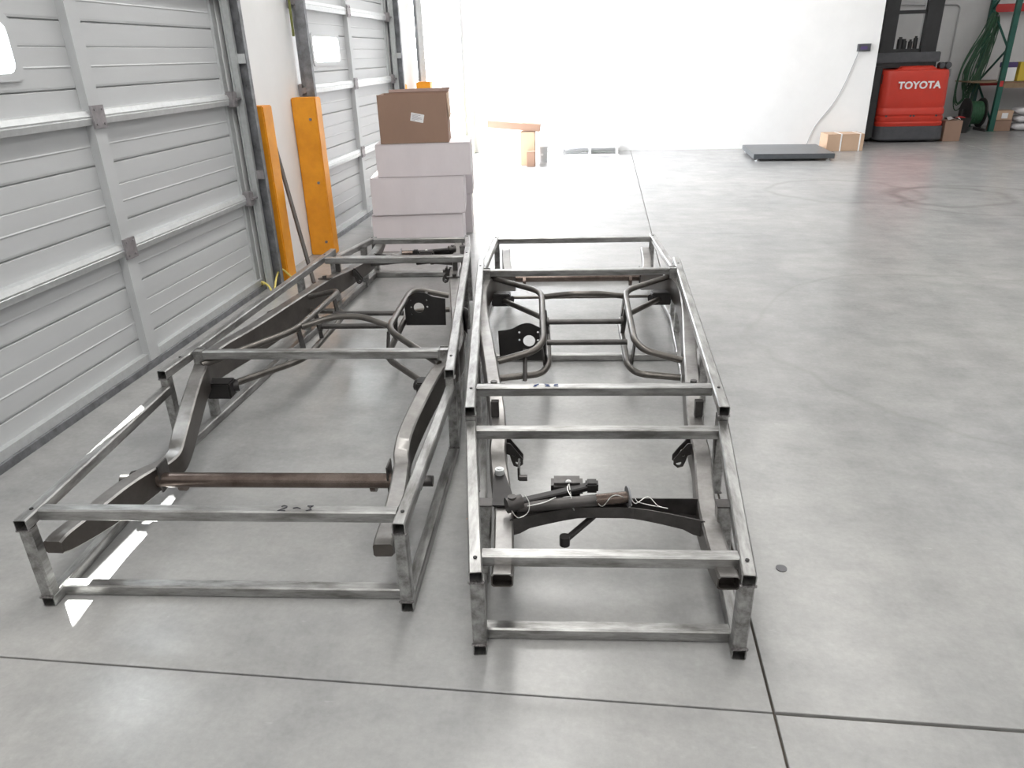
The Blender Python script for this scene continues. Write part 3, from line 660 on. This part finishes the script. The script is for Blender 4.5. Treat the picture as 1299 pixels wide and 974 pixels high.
flap([(a+0.001, -b+0.01, h), (a+0.001, b-0.01, h), (a+0.012, b-0.03, h-0.19), (a+0.012, -b+0.03, h-0.2)], 'card2')
lab = flat_shape('shipping_label', rrect(-0.055, 0.055, -0.033, 0.033, 0.003), [], 0.001, 'paper', t, Matrix.Translation((0.035, -b-0.0015, 0.205)) @ XZ @ Matrix.Rotation(R(-12), 4, 'Z'))
bm = BM()
for k in range(6):
    y = 0.021-0.009*k; wd = (0.07, 0.05, 0.08, 0.085, 0.06, 0.03)[k]
    box(bm, -0.045, -0.045+wd, y-0.0016, y+0.0016, 0.0006, 0.0009)
o = obj('label_print', bm, 'print', lab); o.matrix_local = Matrix.Translation((0.035, -b-0.0015, 0.205)) @ XZ @ Matrix.Rotation(R(-12), 4, 'Z')

# dark pole leaning on the wall, yellow hose loop
t = thing('leaning_pole', 'thin dark pole leaning against the white wall between the two orange guards', 'pole', (-2.215, 5.33, 0))
tube_obj('shaft', [(0, 0, 0.012), (-0.345, 0.42, 1.06)], 0.0165, 'pole', t, 10)
hb = [(-2.56, 5.23, 0.012), (-2.555, 5.16, 0.05), (-2.50, 5.05, 0.10), (-2.42, 4.98, 0.09), (-2.38, 4.95, 0.03), (-2.40, 5.0, 0.012), (-2.45, 5.2, 0.10), (-2.46, 5.33, 0.12), (-2.42, 5.38, 0.05), (-2.36, 5.36, 0.012)]
tag(tube_obj('yellow_hose', catmull(hb, 8), 0.0075, 'hyel', None, 8), 'thin yellow hose looped on the floor at the foot of the nearest door track', 'hose')

# ================================================================== FAR GLARE CORNER
carton('tall_carton', -1.28, -1.06, 11.86, 12.16, 0.0, 0.495, 'card2', 'tall narrow brown carton standing in the glare under the long board', R(2))
carton('small_carton', -1.165, -1.04, 11.70, 11.85, 0.0, 0.225, 'card', 'small brown carton leaning at the foot of the tall narrow carton', R(2))
t = thing('long_carton', 'long flat brown carton lying slantwise on top of the tall narrow carton', 'box', (-1.18, 12.02, 0.496), 0)
bm = BM(); box(bm, -0.62, 0.20, -0.12, 0.12, 0.0, 0.105, bev=0.004); o = obj('carton_body', bm, 'card', t, True); o.rotation_euler = (0, R(5.5), R(2)); o.location = (0, 0, 0.016)
bm = BM(); box(bm, -0.62, 0.20, -0.02, 0.02, 0.105, 0.107); o = obj('tape', bm, 'card', t); o.rotation_euler = (0, R(5.5), R(2)); o.location = (0, 0, 0.016)
t = thing('pail', 'small grey pail on the floor right of the brown cartons in the glare', 'pail', (-0.965, 12.28, 0))
bm = BM(); cyl(bm, (0, 0, 0.001), (0, 0, 0.235), 0.075, 20, 0.09); obj('body', bm, 'pail', t, True)
bm = BM(); cyl(bm, (0, 0, 0.235), (0, 0, 0.25), 0.095, 20); obj('lid', bm, 'paper', t, True)
bm = BM(); cyl(bm, (0, -0.089, 0.12), (0, -0.092, 0.12), 0.02, 10); obj('sticker', bm, 'strap', t)
t = thing('pallet', 'low white pallet lying against the white wall in the glare', 'pallet', (-0.22, 13.28, 0))
for k in range(7): bx('board', (-0.49, 0.49, -0.33+0.095*k, -0.33+0.095*k+0.075, 0.125, 0.145), 'strap', t)
for x in (-0.47, 0.0, 0.45): bx('stringer', (x-0.02, x+0.02, -0.33, 0.315, 0.022, 0.124), 'white', t)
for y in (-0.33, -0.01, 0.24): bx('board', (-0.49, 0.49, y, y+0.075, 0.0, 0.021), 'strap', t)
bm = BM(); tt = thing('leaning_pole', 'thin grey pole leaning by the glare-paled guard at the open doorway', 'pole', (-2.02, 13.40, 0)); bm.free()
tube_obj('shaft', [(0, 0, 0.01), (-0.24, 0.05, 1.05)], 0.010, 'cable', tt, 8)

# ================================================================== FLOOR SCALE, READOUT, STRAPPED CARTON
t = thing('floor_scale', 'low dark steel platform scale on the floor before the white wall', 'scale', (2.90, 12.62, 0), R(-1.5))
bm = BM(); box(bm, -0.59, 0.59, -0.62, 0.62, 0.035, 0.105, bev=0.003); obj('platform', bm, 'scale', t, True)
bx('deck_plate', (-0.585, 0.585, -0.615, 0.615, 0.1052, 0.109), 'scale', t)
for x in (-0.52, 0.52):
    for y in (-0.55, 0.55):
        bm = BM(); cyl(bm, (x, y, 0.0), (x, y, 0.012), 0.035, 14); cyl(bm, (x, y, 0.012), (x, y, 0.036), 0.012, 8); obj('foot', bm, 'galv', t, True)
t = thing('scale_readout', 'small dark digital readout box fixed on the white wall near its right edge', 'display', (4.155, Y_B, 1.545))
bm = BM(); box(bm, -0.085, 0.095, -0.055, -0.015, -0.05, 0.05, bev=0.006); bd = obj('case', bm, 'grey', t, True)
bx('screen', (-0.06, 0.045, -0.058, -0.0555, -0.025, 0.02), 'purple', bd); bx('bracket', (-0.10, 0.11, -0.014, -0.001, -0.055, 0.058), 'galvd', t)
tag(tube_obj('readout_cable', catmull([(4.075, Y_B-0.05, 1.49), (4.05, Y_B-0.012, 1.36), (3.93, Y_B-0.012, 0.98), (3.80, Y_B-0.012, 0.70), (3.55, Y_B-0.012, 0.33), (3.46, Y_B-0.03, 0.06), (3.40, Y_B-0.20, 0.008), (3.30, Y_B-0.42, 0.008)], 6), 0.006, 'cable', None, 6),
    'thin grey cable hanging from the wall readout down to the floor scale', 'cable')
carton('strapped_carton', 3.64, 4.22, 13.12, 13.52, 0.0, 0.268, 'card2', 'brown carton with two white straps on the floor at the end of the white wall', R(2), straps=2)

# ================================================================== FORKLIFT
t = thing('forklift', 'red and black stand-up forklift with its back turned, parked past the white wall', 'forklift', (5.30, 14.20, 0))
def stack_rings(bm, levels, n=4):
    """levels: (z, x0, x1, y0, y1, r)"""
    rings = []
    for z, x0, x1, y0, y1, r in levels: rings.append([bm.verts.new((a, b, z)) for a, b in rrect(x0, x1, y0, y1, r, n)])
    k = len(rings[0])
    for A, B in zip(rings, rings[1:]):
        for i in range(k): bm.faces.new((A[i], A[(i+1) % k], B[(i+1) % k], B[i]))
    bm.faces.new(rings[0]); bm.faces.new(rings[-1])
bm = BM(); stack_rings(bm, [(0.03, -0.50, 0.565, 0.03, 1.5, 0.10), (0.06, -0.54, 0.585, 0.0, 1.5, 0.12), (0.27, -0.545, 0.57, 0.0, 1.5, 0.12)]); obj('base_skirt', bm, 'grey', t, True)
lv = []
for z, d in ((0.271, 0.012), (0.30, 0.004), (0.325, 0.0), (0.345, 0.016), (0.375, 0.002), (0.42, 0.002), (0.435, 0.018), (0.45, 0.018), (0.465, 0.003), (0.53, 0.0), (0.555, 0.014), (0.575, 0.020), (0.60, 0.010), (0.70, 0.010), (1.00, 0.018), (1.12, 0.022), (1.165, 0.035), (1.185, 0.07)):
    k = (z-0.27)/0.9; lv.append((z, -0.545+d*0.7-0.03*k, 0.560-d*0.7-0.02*k, d, 1.2, 0.13))
bm = BM(); stack_rings(bm, lv, 5); obj('counterweight', bm, 'red', t, True)
bm = BM(); stack_rings(bm, [(1.16, -0.33, 0.33, 0.05, 0.9, 0.06), (1.20, -0.30, 0.30, 0.08, 0.9, 0.06), (1.235, -0.26, 0.26, 0.14, 0.9, 0.06)]); obj('hood', bm, 'red', t, True)
text_obj('lettering', 'TOYOTA', 0.158, 'paper', t, Matrix.Translation((0.033, 0.0095, 0.930)) @ XZ, 0.003, 0.005, 1.02)
for x in (-0.42, -0.02, 0.03, 0.40):
    bm = BM(); cyl(bm, (x, 0.022, 0.442), (x, 0.004, 0.442), 0.016, 12); obj('cover_bolt', bm, 'grey', t, True)
bm = BM(); box(bm, -0.74, -0.56, 0.12, 1.5, 0.05, 1.24, bev=0.03); obj('operator_side', bm, 'black', t, True)
bm = BM(); box(bm, -0.555, -0.525, 0.10, 0.2, 0.95, 1.12, bev=0.008); obj('latch', bm, 'black', t, True)
bm = BM(); cyl(bm, (-0.70, 0.30, 0.12), (-0.60, 0.30, 0.12), 0.12, 20); obj('wheel', bm, 'rubber', t, True)
for s, x0, x1 in ((-1, -0.635, -0.405), (1, 0.03, 0.29)):
    bm = BM()
    box(bm, x0, x0+0.09, 0.22, 0.36, 1.45, 4.2); box(bm, x0+0.10, x1, 0.26, 0.38, 1.45, 4.2); box(bm, x0+0.085, x0+0.105, 0.24, 0.34, 1.45, 4.2)
    obj('mast_upright', bm, 'black', t)
for z in (1.45+0.0, 2.04, 3.2): bx('mast_tie', (-0.52, 0.16, 0.27, 0.33, z, z+0.055), 'black', t)
for x in (-0.395, 0.015): bx('mast_channel', (x-0.006, x+0.006, 0.30, 0.33, 1.50, 4.1), 'galv', t)
bm = BM(); box(bm, -0.675, 0.345, 0.16, 0.55, 1.29, 1.45, bev=0.012); obj('crossbeam', bm, 'grey', t, True)
bm = BM(); box(bm, -0.66, 0.31, 0.20, 0.8, 1.21, 1.289); obj('cover', bm, 'black', t)
for x, r, z in ((-0.27, 0.045, 1.66), (-0.20, 0.04, 1.63), (-0.10, 0.035, 1.62), (-0.02, 0.035, 1.67)):
    bm = BM(); cyl(bm, (x, 0.40, 1.45), (x, 0.40, z), r, 14); cyl(bm, (x, 0.40, z), (x, 0.40, z+0.03), r*0.6, 10); obj('hydraulic_fitting', bm, 'black', t, True)
for x in (0.36, 0.455):
    bm = BM(); cyl(bm, (x, 0.05, 1.235), (x, 0.16, 1.235), 0.052, 18); cyl(bm, (x, 0.16, 1.235), (x, 0.20, 1.20), 0.03, 12); la = obj('work_lamp', bm, 'black', t, True)
    bm = BM(); cyl(bm, (x, 0.049, 1.235), (x, 0.046, 1.235), 0.040, 18); obj('lens', bm, 'grey', la, True)
for x in (-0.655, 0.45): bx('guard_post', (x-0.02, x+0.02, 1.25, 1.29, 1.24, 2.15), 'black', t)
bx('guard_bar', (-0.675, -0.55, 0.42, 0.46, 2.02, 2.07), 'black', t)
bx('guard_side', (-0.675, -0.64, 0.16, 1.3, 2.10, 2.15), 'black', t)

t = carton('paper_carton', 5.905, 6.19, 14.28, 14.60, 0.0, 0.345, 'card', 'brown carton with white paper on top beside the forklift', R(1))
bm = BM()
P = [[(-0.10+0.07*i, -0.14+0.09*j, 0.347+0.04*((i*7+j*5) % 3)/2+0.005) for j in range(4)] for i in range(4)]
V = [[bm.verts.new(p) for p in row] for row in P]
for i in range(3):
    for j in range(3): bm.faces.new((V[i][j], V[i+1][j], V[i+1][j+1], V[i][j+1]))
bmesh.ops.solidify(bm, geom=list(bm.faces), thickness=0.002)
tag(obj('crumpled_paper', bm, 'paper', None), 'crumpled white paper lying on the carton beside the forklift', 'paper'); o = bpy.data.objects['crumpled_paper']; o.location = (6.05, 14.44, 0)

# ================================================================== RACK CORNER
def upright(t, x, y):
    bm = BM(); box(bm, x-0.045, x+0.045, y-0.035, y+0.035, 0.006, 4.3)
    up_ = obj('upright', bm, 'green', t)
    bx('foot_plate', (x-0.07, x+0.07, y-0.06, y+0.06, 0, 0.006), 'green', t)
t = thing('pallet_rack', 'green steel pallet rack with red rear beam and loaded shelf at the right edge', 'rack', (0, 0, 0))
RX, RY0, RY1 = 7.40, 15.86, 16.84
upright(t, RX, RY0); upright(t, RX, RY1); upright(t, RX+2.6, RY0); upright(t, RX+2.6, RY1)
zs = [0.15, 0.85, 1.45, 2.15, 2.9, 3.6]; side = 0
for a, b in zip(zs, zs[1:]):
    y0, y1 = (RY1-0.03, RY0+0.03) if side else (RY0+0.03, RY1-0.03); side = 1-side
    bm = BM(); rbar(bm, (RX, y0, a), (RX, y1, b), 0.03, 0.03, r=0.003); obj('brace', bm, 'green', t)
bx('beam', (RX+0.046, RX+2.554, RY0-0.03, RY0+0.02, 0.775, 0.865), 'wood', t)
bx('beam', (RX+0.046, RX+2.554, RY1-0.02, RY1+0.03, 0.775, 0.865), 'redb', t)
bx('beam', (RX+0.046, RX+2.554, RY1-0.02, RY1+0.03, 2.09, 2.23), 'redb', t)
bx('deck_board', (RX-0.44, RX+2.55, RY0+0.06, RY1-0.06, 0.866, 0.885), 'wood', t)
tg = bx('location_tag', (RX-0.03, RX+0.03, RY0-0.038, RY0-0.0355, 0.80, 0.90), 'redb', t)
for k, (x, m1, nm, lb) in enumerate(((7.56, 'paper', 'white_tub', 'white box with a dark purple lid on the green rack shelf'), (7.84, 'ybox', 'yellow_box', 'yellow box on the rack shelf right of the purple-lidded one'))):
    q = thing(nm, lb, 'box', (x, 16.06, 0.886))
    bx('body', (-0.115, 0.115, -0.09, 0.09, 0, 0.24), m1, q, 0.005)
    bx('lid', (-0.118, 0.118, -0.094, 0.094, 0.241, 0.33), 'purple' if k == 0 else 'ybox', q, 0.006)
for k, (x, y, z, w, h, lb) in enumerate(((7.60, 15.99, 0.0, 0.155, 0.20, 'lower brown carton on the floor under the rack shelf'), (7.61, 16.0, 0.201, 0.15, 0.17, 'upper brown carton stacked under the rack shelf'))):
    q = carton('brown_carton', x-w, x+w, y-0.12, y+0.14, z, z+h, 'card2' if k else 'card', lb, R(3-5*k))
bx('paper_sheet', (7.55, 7.66, 15.862, 15.8635, 0.23, 0.33), 'paper', None); tag(bpy.data.objects['paper_sheet'], 'white sheet stuck on the face of the upper brown carton under the rack', 'paper')
def pillow(name, c, hx, hy, hz, m, label, cat, group=None):
    q = thing(name, label, cat, c, 0, group); bm = BM(); bmesh.ops.create_uvsphere(bm, u_segments=20, v_segments=10, radius=1)
    for v in bm.verts:
        x, y, z = v.co
        f = lambda a, p: math.copysign(abs(a)**p, a)
        v.co = (hx*f(x, 0.45), hy*f(y, 0.45), hz*f(z, 0.8)*(1-0.25*x*x)+hz)
    obj('sack', bm, m, q, True); bx('sewn_end', (-hx-0.02, -hx+0.02, -hy*0.7, hy*0.7, hz-0.005, hz+0.005), m, q); return q
for k, nm in enumerate(('bottom', 'middle', 'top')):
    pillow('white_sack', (8.03+0.02*(k % 2), 16.02, 0.142*k), 0.22, 0.17, 0.068, 'bag', 'white sack on the floor under the rack, %s of its pile of three' % nm, 'sack', 'white sacks piled under the rack')
# hose hanging on the rack
t = thing('hose_bundle', 'long green hose hanging in loops from the rear post of the green rack', 'hose', (0, 0, 0))
rnd = random.Random(3)
for k in range(16):
    cx = 7.20+rnd.uniform(-0.03, 0.05); tx = 7.36+rnd.uniform(-0.03, 0.05); zb = rnd.uniform(0.30, 0.75); w = rnd.uniform(0.03, 0.13); y = 16.55+rnd.uniform(-0.08, 0.08)
    lean = rnd.uniform(-0.20, -0.05)
    P = [(tx-0.02, y, 2.02+rnd.uniform(-.05, .08)), (tx-w*0.9+lean*0.3, y-0.02, 1.75), (cx-w+lean*0.7, y-0.03, 1.2), (cx-w*0.9+lean, y-0.02, zb+0.25), (cx+lean, y, zb),
         (cx+w*0.6+lean*0.3, y+0.02, zb+0.3), (cx+w+0.05, y+0.03, 1.3), (tx+w*0.5, y+0.02, 1.8)]
    m = len(P); Q = []
    for i in range(m):
        a, b, c, d = (Vector(P[(i+j-1) % m]) for j in range(4))
        for s in range(5):
            q = s/5; Q.append(0.5*((2*b)+(c-a)*q+(2*a-5*b+4*c-d)*q*q+(3*b-a-3*c+d)*q**3))
    tube_obj('hose_loop', Q, 0.0095, 'hose', t, 6, closed=True)
bm = BM(); cyl(bm, (7.36, 16.80, 2.0), (7.36, 16.45, 2.02), 0.014, 8); obj('hook', bm, 'galvd', t, True)
t = thing('hose_reel', 'black reel of green hose on the floor left of the rack post', 'reel', (7.10, 15.95, 0))
for x in (-0.15, 0.13):
    bm = BM(); cyl(bm, (x, 0.1, 0.33), (x+0.02, 0.1, 0.33), 0.27, 28); obj('disc', bm, 'rubber', t, True)
bm = BM(); cyl(bm, (-0.13, 0.1, 0.33), (0.13, 0.1, 0.33), 0.07, 16); obj('drum', bm, 'black', t, True)
bm = BM()
for k in range(9):
    x = -0.11+0.0275*k; sweep(bm, [(x, 0.1+0.20*math.cos(a), 0.33+0.20*math.sin(a)) for a in [2*PI*i/20 for i in range(20)]], 0.014, 6, closed=True)
obj('wound_hose', bm, 'hose', t, True)
for x in (-0.20, 0.17): bx('stand', (x, x+0.02, -0.15, 0.35, 0.0, 0.05), 'black', t); 
for x in (-0.20, 0.17): bx('stand_post', (x, x+0.02, 0.07, 0.13, 0.051, 0.40), 'black', t)
t = thing('black_tub', 'black tub with a red rag in it on the floor beside the hose reel', 'tub', (6.72, 15.75, 0))
bm = BM(); stack_rings(bm, [(0.0, -0.16, 0.16, -0.13, 0.13, 0.04), (0.27, -0.20, 0.20, -0.16, 0.16, 0.05), (0.275, -0.18, 0.18, -0.14, 0.14, 0.05), (0.03, -0.14, 0.14, -0.11, 0.11, 0.04)]); obj('tub', bm, 'rubber', t, True)
bm = BM(); bmesh.ops.create_icosphere(bm, subdivisions=2, radius=0.09, matrix=Matrix.Translation((0.05, 0, 0.24)) @ Matrix.Diagonal((1.2, 1, 0.7, 1)))
for v in bm.verts: v.co += Vector((rnd.uniform(-1, 1), rnd.uniform(-1, 1), rnd.uniform(-1, 1)))*0.012
obj('rag', bm, 'redb', t, True)
tag(tube_obj('wall_conduit', fillet([(5.2, 16.975, 2.30), (6.86, 16.975, 2.25), (6.86, 16.975, 1.1)], 0.10, 6), 0.014, 'conduit', None, 8), 'grey metal conduit on the rear wall turning down beside the hanging hose', 'conduit')
t = thing('wall_outlet', 'small grey outlet box on the rear wall under the conduit', 'outlet', (6.86, 16.97, 1.03))
bx('box', (-0.05, 0.05, -0.045, 0.03, -0.07, 0.07), 'galvd', t, 0.005); bx('cover_plate', (-0.045, 0.045, -0.049, -0.0455, -0.065, 0.065), 'conduit', t)

# small things on the open floor
bm = BM(); cyl(bm, (0.628, 2.082, 0.0005), (0.628, 2.082, 0.003), 0.018, 20); tag(obj('floor_plug', bm, 'plug', None, True), 'small round dark grey plug in the floor right of the right cradle', 'plug')
t = thing('orange_scrap', 'small torn orange scrap on the floor between the two cradles', 'scrap', (-0.455, 2.30, 0.002), R(20))
bm = BM(); V = [bm.verts.new(p) for p in ((-0.03, -0.008, 0), (0.0, -0.012, 0.004), (0.035, 0.0, 0.001), (0.01, 0.010, 0.005), (-0.02, 0.006, 0.001))]; bm.faces.new(V); obj('scrap', bm, 'scrap', t)
